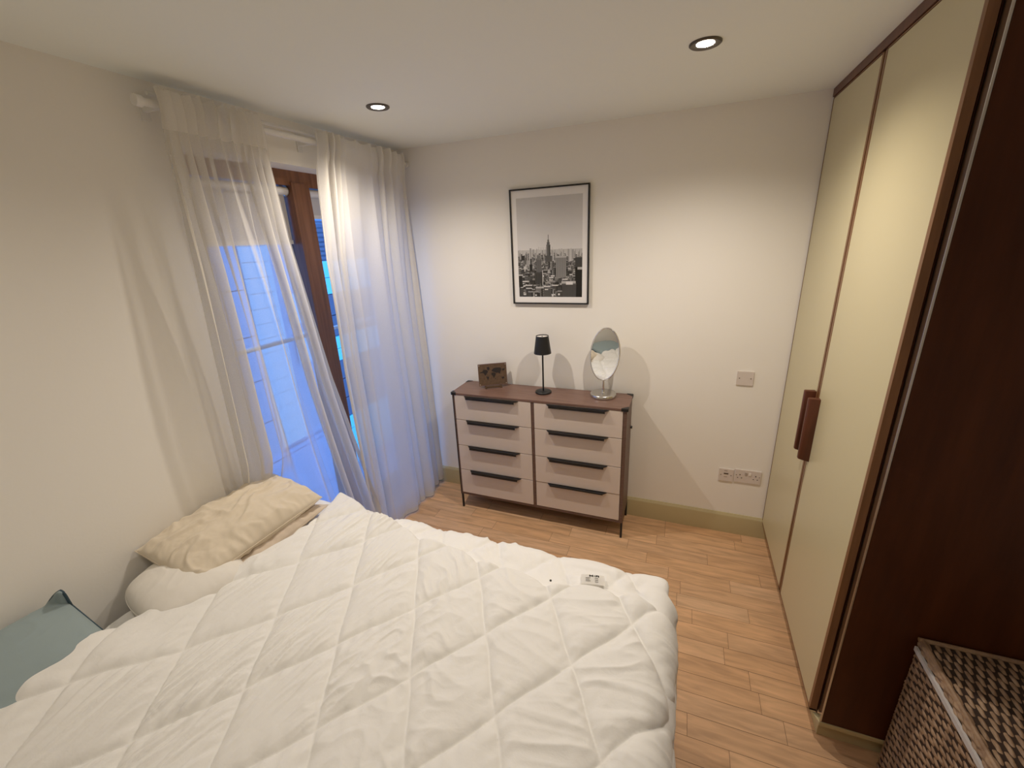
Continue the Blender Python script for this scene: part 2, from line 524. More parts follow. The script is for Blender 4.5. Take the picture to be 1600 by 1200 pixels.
# ------------------------------------------------------------------ curtain rod and curtains
rod = thing('curtain_rod', 'white double curtain rod high on the left wall under the ceiling', 'curtain rod', (0.085, -0.83, 2.405))
bm = bmesh.new(); tube(bm, [(0, -0.755, 0), (0, 0.80, 0)], 0.013, 16); obj('rod', bm, M['whiteplastic'], rod, smooth=True)
for y, s in ((-0.755, -1), (0.80, 1)):
    bm = bmesh.new(); tube(bm, [(0, y, 0), (0, y + s * 0.022, 0)], 0.019, 18); obj('finial', bm, M['whiteplastic'], rod, smooth=True)
for y in (-0.70, 0.0, 0.72):
    bm = bmesh.new(); box(bm, -0.085, 0.0, y - 0.008, y + 0.008, -0.012, 0.012); box(bm, -0.085, -0.079, y - 0.015, y + 0.015, -0.04, 0.04)
    obj('bracket', bm, M['whiteplastic'], rod, bevel=0.002)
bm = bmesh.new(); tube(bm, [(-0.045, -0.70, 0.045), (-0.045, 0.80, 0.045)], 0.008, 12); obj('rear_rod', bm, M['whiteplastic'], rod, smooth=True)

def curtain(label, y0t, y1t, left_tb, right_tb, folds, seed, m, warp, lim=None, zb=None, amp=1.0, gather=None):
    """hanging cloth; u runs along the wall, v from the heading (0) to the hem (1)"""
    root = thing('sheer_curtain', label, 'curtain', (0.10, (y0t + y1t) / 2, 0.0), 0, 'white sheer curtains on the rod')
    ox, oy = 0.10, (y0t + y1t) / 2
    rnd = random.Random(seed)
    ph = [rnd.uniform(0, 6.28) for _ in range(8)]
    ztop = 2.452
    def pt(u, v, off=0.0):
        hem = zb(u) if zb else 0.012
        z = lerp(ztop, hem, v)
        yl, yr = table(left_tb, v), table(right_tb, v)
        # pleats gathered tight at the top in groups, opening downwards
        if gather:
            # cloth bunched into overlapping folds at the sides, spread thin in the middle
            gm, ga, gk = gather
            g = max(sm(0.42, 0.30, u), sm(0.58, 0.68, u)) * sm(0.0, 0.03, u) * sm(1.0, 0.97, u)
            w = table(gm, u) + ga * g * math.sin(2 * PI * gk * u + 0.7 * math.sin(9 * u)) * (0.45 + 0.55 * sm(0.0, 0.3, v))
        else:
            g = 0.0
            w = u + warp * math.sin(2 * PI * u * 2 + ph[0]) * (1 - 0.5 * v)
        y = lerp(yl, yr, w if 0 <= w <= 1 else min(1, max(0, w)))
        k = folds
        a_top = 0.021 * (0.55 + 0.45 * math.sin(2 * PI * u * 1.5 + ph[1]))
        top = a_top * math.sin(2 * PI * k * u + ph[2] + 0.9 * math.sin(2 * PI * u * 2 + ph[5]))
        low = amp * 0.036 * math.sin(2 * PI * (k * 0.5) * u + ph[3] + 0.8 * math.sin(3.1 * u + ph[4]) + 0.5 * v) \
            + amp * 0.014 * math.sin(2 * PI * k * u * 0.9 + ph[6] + 0.6 * v) + 0.010 * N(u * 7, v * 1.6, seed)
        # the tape pinches the cloth just below the heading
        pinch = math.exp(-((v - 0.045) / 0.02) ** 2)
        f = sm(0.02, 0.42, v)
        x = 0.108 + lerp(top * (1 - 0.45 * pinch), low, f)
        if g:
            x += (0.010 + 0.006 * v) * g * math.cos(2 * PI * gather[2] * u + 0.7 * math.sin(9 * u))
        x += 0.016 * math.exp(-((v - 0.02) / 0.03) ** 2)
        y += 0.010 * math.cos(2 * PI * k * u + ph[2]) * (1 - f) + 0.012 * N(u * 9 + 5, v * 2, seed + 3) * v
        # soft crumple low down
        x += 0.006 * N(u * 14, v * 12, seed + 9) * sm(0.55, 1, v)
        z += 0.006 * math.sin(2 * PI * k * u + ph[2]) * (1 - sm(0, .1, v))
        x = max(x, 0.022 + 0.004 * math.sin(40 * u))
        if lim:
            x = lim(x, y, z)
        return Vector((x - ox + off, y - oy, z))
    nu, nv = 460, 130
    grid_mesh('curtain_cloth', nu, nv, lambda u, v: pt(u, 0.052 + 0.948 * v), m, root)
    grid_mesh('heading_band', nu, 14, lambda u, v: pt(u, 0.052 * v), M['heading'], root)
    # hems: stitched doubled cloth along the two side edges and the bottom
    def edge(u0, u1, v0, v1, n1, n2, name):
        grid_mesh(name, n1, n2, lambda a, b: pt(lerp(u0, u1, a), lerp(v0, v1, b), 0.0012), M['heading'], root)
    edge(0.0, 0.012, 0.05, 1, 4, 110, 'side_hem')
    edge(0.988, 1.0, 0.05, 1, 4, 110, 'side_hem')
    edge(0.0, 1.0, 0.986, 1, nu, 3, 'bottom_hem')
    return root

def behind_bed(x, y, z):
    # tucked between the wall and the head of the bed
    f = sm(1.0, 0.72, z) * sm(-1.28, -1.40, y)
    return lerp(x, 0.030 + 0.25 * (x - 0.10), f)
curtain('left sheer white curtain fanning down behind the beige pillow, wider than its neighbour', -1.57, -1.15,
        [(0, -1.555), (0.25, -1.56), (0.62, -1.585), (1, -1.55)], [(0, -1.135), (0.2, -1.10), (0.5, -1.005), (0.87, -0.83), (1, -0.78)],
        11, 11, M['sheer'], 0.035, behind_bed, None, 0.9,
        ([(0, 0), (0.38, 0.33), (0.60, 0.64), (1, 1)], 0.030, 11))
curtain('right sheer white curtain reaching the floor beside the back wall', -0.81, -0.09,
        [(0, -0.815), (0.07, -0.84), (0.25, -0.90), (0.5, -0.92), (1, -0.90)], [(0, -0.085), (0.4, -0.075), (0.75, -0.04), (1, -0.03)],
        10, 4, M['sheer_heavy'], 0.028, None,
        lambda u: 0.012 + 0.03 * sm(0.8, 1.0, u), 0.55,
        ([(0, 0), (0.40, 0.26), (0.60, 0.55), (1, 1)], 0.014, 14))
# hanging cord
bm = bmesh.new(); tube(bm, [(0, 0, 0), (0.004, 0, -0.6), (0.010, 0, -1.37)], 0.0016, 6)
cd = thing('blind_cord', 'thin white cord with a small weight hanging in the back left corner', 'cord', (0.020, -0.03, 2.40))
obj('cord', bm, M['whiteplastic'], cd)
bm = bmesh.new(); lathe(bm, [(0.002, -1.392), (0.005, -1.385), (0.005, -1.372), (0.002, -1.365)], 12, 0.010, 0); obj('weight', bm, M['cable'], cd, smooth=True)

# ------------------------------------------------------------------ downlights
def downlight(x, y, w, label):
    t = thing('ceiling_downlight', label, 'ceiling light', (x, y, H), 0, 'recessed ceiling spotlights')
    bm = bmesh.new()
    lathe(bm, [(0.052, 0.0), (0.052, -0.004), (0.048, -0.007), (0.036, -0.006), (0.030, -0.003), (0.029, 0.0)], 40, cap=False)
    obj('trim_ring', bm, M['bronze'], t, smooth=True)
    bm = bmesh.new()
    lathe(bm, [(0.0285, -0.0005), (0.0285, -0.0035), (0.019, -0.006), (0.006, -0.0072), (0.001, -0.0073)], 32)
    obj('bulb', bm, M['bulb'], t, smooth=True)
    ld = bpy.data.lights.new('spot', 'SPOT')
    ld.energy = w; ld.color = LAMP_COL; ld.spot_size = R(150); ld.spot_blend = 1.0; ld.shadow_soft_size = 0.016
    lo = bpy.data.objects.new('spot_lamp', ld); C.objects.link(lo); lo.parent = t; lo.location = (0, 0, -0.035)
for (x, y, w), lb in zip(DOWNLIGHTS, ('lit recessed ceiling spotlight nearer the curtains, dark metal ring',
                                     'lit recessed ceiling spotlight nearer the wardrobe, dark metal ring',
                                     'added ceiling spotlight lighting the bed head, unseen',
                                     'added ceiling spotlight lighting the bed foot, unseen')):
    downlight(x, y, w, lb)

# ------------------------------------------------------------------ wardrobe
wr = thing('wardrobe', 'built-in wardrobe with two tall cream doors, brown edging and dark red side', 'wardrobe', (W, -0.62, 0))
def wp(name, bm, m, parent=None, bevel=0.0, smooth=False):
    bmesh.ops.translate(bm, verts=bm.verts, vec=(-W, 0.62, 0))
    return obj(name, bm, m, parent or wr, bevel=bevel, smooth=smooth)
HD = 0.118
ZT = 2.462
for y0, y1, hy, st in ((-0.597, -0.006, -0.563, 0), (-1.229, -0.607, -0.642, 1)):
    d = wp('door', bx(W + 0.0012, W + 0.022, y0 + 0.006, y1 - 0.006, HD + 0.006, ZT - 0.006), M['cream'])
    bm = bmesh.new()
    e = 0.0075
    wl, wr_ = 0.018, 0.018
    box(bm, W, W + 0.0225, y0, y0 + wl, HD, ZT); box(bm, W, W + 0.0225, y1 - wr_ * (0.2 if not st else 1), y1, HD, ZT)
    box(bm, W, W + 0.0225, y0, y1, HD, HD + e); box(bm, W, W + 0.0225, y0, y1, ZT - 0.004, ZT)
    wp('edge_strip', bm, M['cherry_light'], d)
    # pull: a wedge of cherry standing off the door, rounded at its foot
    bm = bmesh.new()
    z0, z1 = (0.905, 1.205) if st == 0 else (0.895, 1.195)
    s = 1 if st == 0 else -1
    prism(bm, [(W + 0.002, hy - 0.014), (W + 0.002, hy + 0.014), (W - 0.040, hy + 0.010), (W - 0.043, hy + 0.004), (W - 0.043, hy - 0.006), (W - 0.040, hy - 0.012)], z0, z1)
    for v in bm.verts:
        if v.co.z < z0 + 0.001 and v.co.x < W - 0.02:
            v.co.z += 0.010
    wp('handle', bm, M['cherry'], d, bevel=0.003, smooth=True)
wp('top_trim', bx(W - 0.004, W + 0.022, -1.231, -0.002, ZT + 0.003, H - 0.0005), M['cherry'], bevel=0.001)
wp('filler_strip', bx(W + 0.004, W + 0.022, -0.006, -0.001, 0.10, ZT), M['mahogany'])
wp('carcass', bx(W + 0.026, XR - 0.01, -1.226, -0.004, 0.10, H - 0.002), M['mahogany'])
wp('side_panel', bx(W + 0.034, XR - 0.005, -1.262, -1.226, 0.112, H - 0.002), M['mahogany'], bevel=0.0025)
wp('metal_edge', bx(W + 0.0270, W + 0.0335, -1.262, -1.2275, 0.112, H - 0.002), M['chrome'], bevel=0.001)
bm = bmesh.new()
box(bm, W + 0.040, XR - 0.02, -1.228, -0.004, 0.0, 0.098)
prism(bm, [(W + 0.010, -1.2275), (W + 0.026, -1.264), (XR - 0.02, -1.264), (XR - 0.02, -1.2275)], 0.092, 0.111)
wp('plinth', bm, M['olive'], bevel=0.002)

# ------------------------------------------------------------------ picture
PX0, PX1, PZ0, PZ1 = 0.812, 1.316, 1.493, 2.193
pc = thing('framed_picture', 'thin black framed black-and-white city skyline photograph hanging on the back wall', 'picture', ((PX0 + PX1) / 2, 0, (PZ0 + PZ1) / 2))
hw, hh = (PX1 - PX0) / 2, (PZ1 - PZ0) / 2
bm = bmesh.new(); fw = 0.0085
box(bm, -hw, hw, -0.022, -0.001, hh - fw, hh); box(bm, -hw, hw, -0.022, -0.001, -hh, -hh + fw)
box(bm, -hw, -hw + fw, -0.022, -0.001, -hh + fw, hh - fw); box(bm, hw - fw, hw, -0.022, -0.001, -hh + fw, hh - fw)
obj('frame', bm, M['black'], pc)
def city():
    """rasterise a generic hazy city skyline: nx x nz tones, row 0 at the top"""
    nx, nz = 132, 186
    rnd = random.Random(21)
    im = [[0.86] * nx for _ in range(nz)]
    L, T, Rr, B = 9, 12, nx - 9, nz - 10
    w, h = Rr - L, B - T
    hz = T + int(h * 0.52)
    for j in range(T, B):
        for i in range(L, Rr):
            t = (j - T) / (hz - T)
            im[j][i] = lerp(0.60, 0.70, min(1, t)) + 0.008 * N(i * .06, j * .1)
    def rect(x0, x1, y0, y1, c):
        for j in range(max(T, int(y0)), min(B, int(y1))):
            for i in range(max(L, int(x0)), min(Rr, int(x1))):
                im[j][i] = c
    # far haze ranks, darker and taller towards the viewer
    for i in range(L, Rr):
        e = hz + 1 - int(3 * abs(N(i * .12, 3))) - (6 if 46 < i < 76 and N(i * .5, 9) > 0 else 2)
        rect(i, i + 1, e, B, 0.52)
    for _ in range(70):
        x = rnd.uniform(L, Rr); t = rnd.random(); y = hz + 2 + t * 12
        rect(x, x + rnd.choice((1, 2, 3)), y - rnd.uniform(1, 6), B, lerp(0.44, 0.26, t) + rnd.uniform(-.06, .06))
    for k in range(430):
        t = (k / 430) ** 0.8
        y = hz + 8 + t * (B - hz - 4)
        x = rnd.uniform(L - 3, Rr)
        bw = 2 + t * rnd.uniform(3, 12); bh = 4 + t * rnd.uniform(4, 18)
        c = rnd.choice((0.03, 0.06, 0.10, 0.17, 0.26, 0.10)) + 0.10 * (1 - t)
        rect(x, x + bw, y - bh, y + 8, c)
        if rnd.random() < 0.7:
            rect(x, x + bw, y - bh, y - bh + 1 + (t > .6), rnd.choice((0.35, 0.5, 0.62, 0.24)))
        rect(x + bw - max(1, bw * .3), x + bw, y - bh + 2, y + 8, c * 0.45)
        if rnd.random() < 0.65:
            for j in range(int(y - bh) + 3, int(y + 6), 2):
                for i in range(int(x), int(x + bw * .7)):
                    if T < j < B and L < i < Rr and (i + j // 2) % 2 == 0: im[j][i] = min(0.6, c * 1.9 + 0.03)
        if t > 0.55 and rnd.random() < 0.22:
            yy = y - bh + rnd.uniform(0, 6); rect(x + 1, x + 1 + rnd.uniform(1, 4), yy, yy + rnd.uniform(1, 3), 0.74)
    # slab tower, pale stepped tower, dark slab, stepped tower with a spire
    def X(f): return L + f * w
    def Z(f): return T + f * h
    def striped(x0, x1, y0, y1, c, d, step=2):
        rect(x0, x1, y0, y1, c)
        for i in range(int(x0), int(x1), step): rect(i, i + 1, y0 + 2, y1, d)
    cx = X(0.49)
    rect(cx - .5, cx + .8, Z(0.37), Z(0.44), 0.18)
    rect(cx - 1, cx + 2, Z(0.415), Z(0.45), 0.20)
    rect(cx - 2, cx + 3, Z(0.445), Z(0.62), 0.17)
    rect(cx - 3, cx + 4, Z(0.465), Z(0.62), 0.20)
    rect(cx + 1, cx + 4, Z(0.47), Z(0.62), 0.10)
    rect(cx - 5, cx + 5, Z(0.575), Z(0.64), 0.15)
    striped(X(0.60), X(0.77), Z(0.59), Z(0.80), 0.34, 0.16, 3)
    rect(X(0.60), X(0.77), Z(0.585), Z(0.60), 0.45)
    striped(X(0.29), X(0.38), Z(0.60), Z(0.74), 0.24, 0.12, 2)
    striped(X(0.31), X(0.36), Z(0.565), Z(0.62), 0.30, 0.15, 2)
    striped(X(0.27), X(0.40), Z(0.745), Z(0.86), 0.10, 0.05, 3)
    rect(X(0.39), X(0.40), Z(0.72), Z(0.88), 0.60)
    rect(X(0.90), X(1.01), Z(0.70), Z(1.0), 0.018); rect(X(0.93), X(1.0), Z(0.70), Z(0.725), 0.5)
    rect(X(0.90), X(1.01), Z(0.60), Z(0.70), 0.09)
    striped(X(0.70), X(0.92), Z(0.86), Z(1.0), 0.16, 0.06, 2); rect(X(0.69), X(0.91), Z(0.84), Z(0.86), 0.46); rect(X(0.76), X(0.86), Z(0.845), Z(0.875), 0.7)
    rect(X(0.0), X(0.07), Z(0.77), Z(0.90), 0.03); rect(X(0.0), X(0.075), Z(0.765), Z(0.775), 0.5)
    rect(X(0.19), X(0.23), Z(0.66), Z(0.73), 0.02); rect(X(0.06), X(0.11), Z(0.57), Z(0.62), 0.06)
    return nx, nz, im
nx, nz, im = city()
vs, fs, cols = [], [], []
ix, iz = hw - fw, hh - fw
for j in range(nz + 1):
    for i in range(nx + 1):
        vs.append((-ix + 2 * ix * i / nx, -0.0135, iz - 2 * iz * j / nz))
for j in range(nz):
    for i in range(nx):
        a = j * (nx + 1) + i
        fs.append((a, a + nx + 1, a + nx + 2, a + 1))
        c = im[j][i]; c = c if c > 0.5 else c * (0.45 + 1.1 * c); cols.append((c, c * 0.975, c * 0.96))
me = bpy.data.meshes.new('photo_print'); me.from_pydata(vs, [], fs); set_face_colors(me, 'tone', cols)
link('photo_print', me, pc, M['print'])
obj('backing_board', bx(-ix, ix, -0.013, -0.003, -iz, iz), M['cork'], pc)

# ------------------------------------------------------------------ sockets and plates on the back wall
def plate(t, w, h, holes):
    obj('face_plate', bx(-w / 2, w / 2, -0.008, -0.0005, -h / 2, h / 2), M['plastic'], t, bevel=0.0022, seg=3)
def dots(name, t, pts, rx, rz, m, dep=0.0004):
    for x, z in pts:
        obj(name, bx(x - rx, x + rx, -0.0086 - dep, -0.0078, z - rz, z + rz), m, t)
t = thing('blank_wall_plate', 'square white blank plate with two screws, high on the back wall', 'wall plate', (2.2445, 0, 1.070))
plate(t, 0.088, 0.084, None)
for x in (-0.03, 0.03):
    bm = bmesh.new(); tube(bm, [(x, -0.0076, 0), (x, -0.0090, 0)], 0.0032, 12); obj('screw', bm, M['screw'], t)
t = thing('telephone_socket', 'square white telephone socket left of the double power socket', 'socket', (2.2105, 0, 0.4205))
plate(t, 0.084, 0.086, None)
for x in (-0.029, 0.029):
    bm = bmesh.new(); tube(bm, [(x, -0.0076, 0), (x, -0.0090, 0)], 0.003, 12); obj('screw', bm, M['screw'], t)
obj('port', bx(-0.013, 0.013, -0.0092, -0.0078, 0.006, 0.015), M['screw'], t)
obj('label_strip', bx(-0.012, 0.006, -0.0088, -0.0078, 0.027, 0.033), M['cable'], t)
obj('label_strip', bx(-0.010, 0.008, -0.0088, -0.0078, -0.014, -0.009), M['cable'], t)
t = thing('double_power_socket', 'white double power socket low on the back wall beside the wardrobe', 'socket', (2.3325, 0, 0.4270))
plate(t, 0.147, 0.088, None)
for s in (-1, 1):
    cx = s * 0.044
    obj('earth_hole', bx(cx - 0.0025, cx + 0.0025, -0.0090, -0.0078, 0.006, 0.014), M['dark'], t)
    for q in (-1, 1):
        obj('pin_hole', bx(cx + q * 0.011 - 0.0032, cx + q * 0.011 + 0.0032, -0.0090, -0.0078, -0.014, -0.010), M['dark'], t)
    obj('screw', bx(s * 0.064 - 0.0022, s * 0.064 + 0.0022, -0.0090, -0.0078, 0.004, 0.008), M['screw'], t)
for x, m in ((-0.011, 'cable'), (0.011, 'knob')):
    bm = bmesh.new(); box(bm, x - 0.006, x + 0.006, -0.012, -0.0078, 0.012, 0.028); obj('switch', bm, M[m], t, bevel=0.002)

# ------------------------------------------------------------------ chest of drawers
DX0, DX1, DYF, DYB, DZ = 0.434, 1.612, -0.288, -0.022, 0.92
dr = thing('chest_of_drawers', 'eight-drawer chest with walnut case, greige fronts and black metal pulls', 'chest of drawers', ((DX0 + DX1) / 2, -0.155, 0))
dcx, dcy = (DX0 + DX1) / 2, -0.155
def dp(name, bm, m, parent=None, bevel=0.0, smooth=False):
    bmesh.ops.translate(bm, verts=bm.verts, vec=(-dcx, -dcy, 0))
    return obj(name, bm, m, parent or dr, bevel=bevel, smooth=smooth)
ch = 0.020
bm = bmesh.new()
prism(bm, [(DX0 - .010 + ch, DYF - .006), (DX1 + .006 - ch, DYF - .006), (DX1 + .006, DYF - .006 + ch), (DX1 + .006, DYB - ch), (DX1 + .006 - ch, DYB),
           (DX0 - .010 + ch, DYB), (DX0 - .010, DYB - ch), (DX0 - .010, DYF - .006 + ch)], 0.905, DZ)
dp('top', bm, M['walnut_top'], bevel=0.0012)
dp('side_panel', bx(DX0, DX0 + 0.015, DYF, DYB, 0.115, 0.905), M['walnut'], bevel=0.001)
dp('side_panel', bx(DX1 - 0.022, DX1, DYF, DYB, 0.115, 0.905), M['walnut'], bevel=0.001)
dp('divider', bx(1.007, 1.027, DYF - 0.001, DYB - 0.01, 0.13, 0.905), M['walnut'], bevel=0.001)
dp('bottom_panel', bx(DX0 + .013, DX1 - 0.02, DYF, DYB, 0.115, 0.132), M['walnut'])
dp('back_panel', bx(DX0 + .013, DX1 - 0.02, DYB - 0.004, DYB, 0.13, 0.905), M['walnut'])
# black metal corner caps and legs
for cx, cy, sx, sy in ((DX0 - .010, DYF - .006, 1, 1), (DX1 + .006, DYF - .006, -1, 1), (DX0 - .010, DYB, 1, -1), (DX1 + .006, DYB, -1, -1)):
    bm = bmesh.new()
    e = -0.0015
    pts = [(cx + sx * (ch + .020), cy + sy * e), (cx + sx * (ch + .020), cy + sy * .006), (cx + sx * .005, cy + sy * (ch + .020)), (cx + sx * e, cy + sy * (ch + .020)),
           (cx + sx * e, cy + sy * (.004)), (cx + sx * .004, cy + sy * e)]
    prism(bm, pts, 0.903, DZ + 0.0018)
    dp('corner_cap', bm, M['black'], bevel=0.001)
for x in (DX0 + 0.001, DX1 - 0.011):
    for y in (DYF + 0.001, DYB - 0.011):
        dp('leg', bx(x - .001, x + 0.012, y, y + 0.012, 0.0, 0.116), M['black'], bevel=0.001)
dp('front_strip', bx(DX0 - 0.0005, DX0 + 0.004, DYF - 0.003, DYF + 0.003, 0.115, 0.905), M['black'])
bm = bmesh.new(); tube(bm, [(DX1, DYB - 0.03, 0.70), (DX1 + 0.012, DYB - 0.03, 0.70)], 0.009, 12); dp('side_knob', bm, M['black'], smooth=True)
# drawers
TOPS = [0.9035, 0.7200, 0.5220, 0.3260]; BOT = [0.7245, 0.5265, 0.3305, 0.135]
for col, (x0, x1, h0, h1) in enumerate(((DX0 + 0.0165, 1.0055, 0.525, 0.922), (1.0285, DX1 - 0.0235, 1.110, 1.508))):
    for k in range(4):
        z1, z0 = TOPS[k], BOT[k]
        proud = 0.004 if not (col == 1 and k == 3) else 0.001
        d = dp('drawer', bx(x0, x1, DYF - proud, DYF + 0.014, z0, z1), M['drawer'], bevel=0.0012)
        dp('drawer_box', bx(x0 + 0.012, x1 - 0.012, DYF + 0.013, DYB - 0.012, z0 + 0.01, z1 - 0.03), M['walnut'], d)
        bm = bmesh.new()
        dz = 0.016 if not (col == 1 and k == 3) else 0.008
        zt = z1 + 0.0006 if k else z1 - 0.002
        yf = DYF - proud - 0.026
        # chamfered ledge and its folded lip
        prism(bm, [(h0, DYF - proud + 0.001), (h1, DYF - proud + 0.001), (h1 - 0.022, yf), (h0 + 0.022, yf)], zt - 0.003, zt)
        prism(bm, [(h0 + 0.022, yf), (h1 - 0.022, yf), (h1 - 0.0235, yf + 0.003), (h0 + 0.0235, yf + 0.003)], zt - dz, zt - 0.003)
        dp('pull', bm, M['black'], d)

# ------------------------------------------------------------------ things on the chest
lp = thing('table_lamp', 'slim black cordless table lamp with a cone shade in the middle of the chest', 'lamp', (1.045, -0.135, DZ))
bm = bmesh.new(); lathe(bm, [(0.052, 0), (0.054, 0.002), (0.054, 0.009), (0.051, 0.012), (0.012, 0.0135), (0.006, 0.016)], 48); obj('lamp_base', bm, M['lampblack'], lp, smooth=True)
bm = bmesh.new(); lathe(bm, [(0.0055, 0.012), (0.0055, 0.385)], 20); obj('pole', bm, M['lampblack'], lp, smooth=True)
bm = bmesh.new(); lathe(bm, [(0.0555, 0.272), (0.0565, 0.272), (0.0405, 0.388), (0.0395, 0.388), (0.0545, 0.274)], 48, cap=False); obj('lamp_shade', bm, M['lampblack'], lp, smooth=True)
bm = bmesh.new(); lathe(bm, [(0.0392, 0.379), (0.0392, 0.382), (0.010, 0.383), (0.001, 0.383)], 40); obj('diffuser', bm, M['knob'], lp, smooth=True)

mr = thing('vanity_mirror', 'oval chrome vanity mirror on a round base, right on the chest', 'mirror', (1.438, -0.105, DZ))
bm = bmesh.new(); lathe(bm, [(0.079, 0), (0.082, 0.003), (0.082, 0.018), (0.078, 0.024), (0.070, 0.0265), (0.012, 0.027), (0.010, 0.030)], 64); obj('mirror_base', bm, M['chrome'], mr, smooth=True)
bm = bmesh.new(); tube(bm, [(0, 0, 0.026), (0, 0, 0.055)], 0.0095, 20); tube(bm, [(0, 0, 0.05), (0, 0, 0.135)], 0.0065, 20); obj('stem', bm, M['polished'], mr, smooth=True)
MT = Matrix.Translation((0.004, 0.0, 0.277)) @ Matrix.Rotation(R(-10), 4, 'Z') @ Matrix.Rotation(R(-2.5), 4, 'X') @ Matrix.Rotation(R(5), 4, 'Y')
def mx(bm):
    bmesh.ops.transform(bm, matrix=MT, verts=bm.verts); return bm
A_, B_ = 0.092, 0.166
bm = bmesh.new(); tube(bm, [(A_ * math.cos(t_ * PI / 36), 0, B_ * math.sin(t_ * PI / 36)) for t_ in range(72)], 0.0055, 10, closed=True)
obj('mirror_rim', mx(bm), M['polished'], mr, smooth=True)
bm = bmesh.new(); prism(bm, [(A_ * .985 * math.cos(t_ * PI / 36), B_ * .985 * math.sin(t_ * PI / 36)) for t_ in range(72)], -0.004, 0.004, 'y')
obj('mirror_glass', mx(bm), M['mirror'], mr)

bd = thing('map_board', 'small dark brown board with a world map on a little stand, left on the chest', 'ornament', (0.672, -0.118, DZ), R(30))
TB = Matrix.Translation((0, 0, 0.018)) @ Matrix.Rotation(R(-9), 4, 'X')
def tb(bm):
    bmesh.ops.transform(bm, matrix=TB, verts=bm.verts); return bm
obj('board', tb(bx(-0.098, 0.098, -0.005, 0.003, 0, 0.150)), M['cork'], bd, bevel=0.001)
bm = bmesh.new(); e = 0.004
box(bm, -0.1, 0.1, -0.0062, 0.004, -0.002, e); box(bm, -0.1, 0.1, -0.0062, 0.004, 0.150 - e, 0.152); box(bm, -0.1, -0.1 + e, -0.0062, 0.004, e, 0.150 - e); box(bm, 0.1 - e, 0.1, -0.0062, 0.004, e, 0.150 - e)
obj('edge_frame', tb(bm), M['walnut'], bd)
# continents as cut-out dark shapes
CONT = [[(-.088, .096), (-.070, .100), (-.062, .112), (-.040, .110), (-.030, .096), (-.038, .088), (-.044, .078), (-.052, .070), (-.058, .080), (-.066, .090), (-.088, .090)],
        [(-.040, .128), (-.022, .130), (-.018, .116), (-.028, .104), (-.036, .114)],
        [(-.046, .064), (-.026, .060), (-.028, .050), (-.036, .036), (-.042, .050)],
        [(.000, .112), (.014, .120), (.040, .122), (.060, .118), (.064, .104), (.056, .092), (.050, .074), (.040, .086), (.026, .084), (.016, .090), (.004, .094), (-.006, .100)],
        [(-.008, .088), (.012, .088), (.024, .078), (.014, .060), (.006, .048), (.000, .066), (-.010, .074)],
        [(.066, .108), (.088, .112), (.086, .100), (.072, .096)],
        [(.060, .050), (.078, .054), (.080, .042), (.066, .038)], [(.014, .046), (.022, .048), (.020, .040)]]
bm = bmesh.new()
for p in CONT:
    prism(bm, p, -0.0058, -0.0052, 'y')
obj('world_map', tb(bm), M['mapdark'], bd)
for x in (-0.092, 0.092):
    for z in (0.008, 0.142):
        obj('pin', tb(bx(x - .003, x + .003, -0.0075, -0.006, z - .003, z + .003)), M['cable'], bd)
bm = bmesh.new(); box(bm, -0.060, 0.060, -0.022, -0.013, 0.004, 0.016)
for x in (-0.060, 0.048):
    box(bm, x, x + 0.012, -0.026, 0.040, 0.0, 0.012)
    box(bm, x, x + 0.012, 0.010, 0.018, 0.010, 0.060)
obj('stand', bm, M['cork'], bd, bevel=0.001)

# ------------------------------------------------------------------ bed
BX0, BX1, BY0, BY1 = 0.075, 1.870, -2.86, -1.375
bed = thing('bed', 'double bed with pale base and white-sheeted mattress under the duvets, head against the left wall', 'bed', ((BX0 + BX1) / 2, (BY0 + BY1) / 2, 0))
bcx, bcy = (BX0 + BX1) / 2, (BY0 + BY1) / 2
def bp_(name, bm, m, bevel=0.0, smooth=True):
    bmesh.ops.translate(bm, verts=bm.verts, vec=(-bcx, -bcy, 0)); return obj(name, bm, m, bed, bevel=bevel, smooth=smooth, seg=4)
bp_('bed_base', bx(BX0 + .01, BX1 - .02, BY0 + .01, BY1 - .02, 0.10, 0.40), M['base'], 0.02)
bp_('mattress', bx(BX0, BX1, BY0, BY1, 0.402, 0.640), M['sheet'], 0.035)
for x in (BX0 + .12, BX1 - .14):
    for y in (BY0 + .12, BY1 - .14):
        bm = bmesh.new(); lathe(bm, [(0.02, 0), (0.028, 0.10)], 20, x, y); bp_('leg', bm, M['black'])

# quilting lattice measured on the bed: two seam families
UX, UY, WX, WY = 0.1535, 0.2050, -0.1270, 0.2180
DET = UX * WY - UY * WX
def lattice(x, y, ox, oy):
    dx, dy = x - ox, y - oy
    return (dx * WY - dy * WX) / DET, (UX * dy - UY * dx) / DET

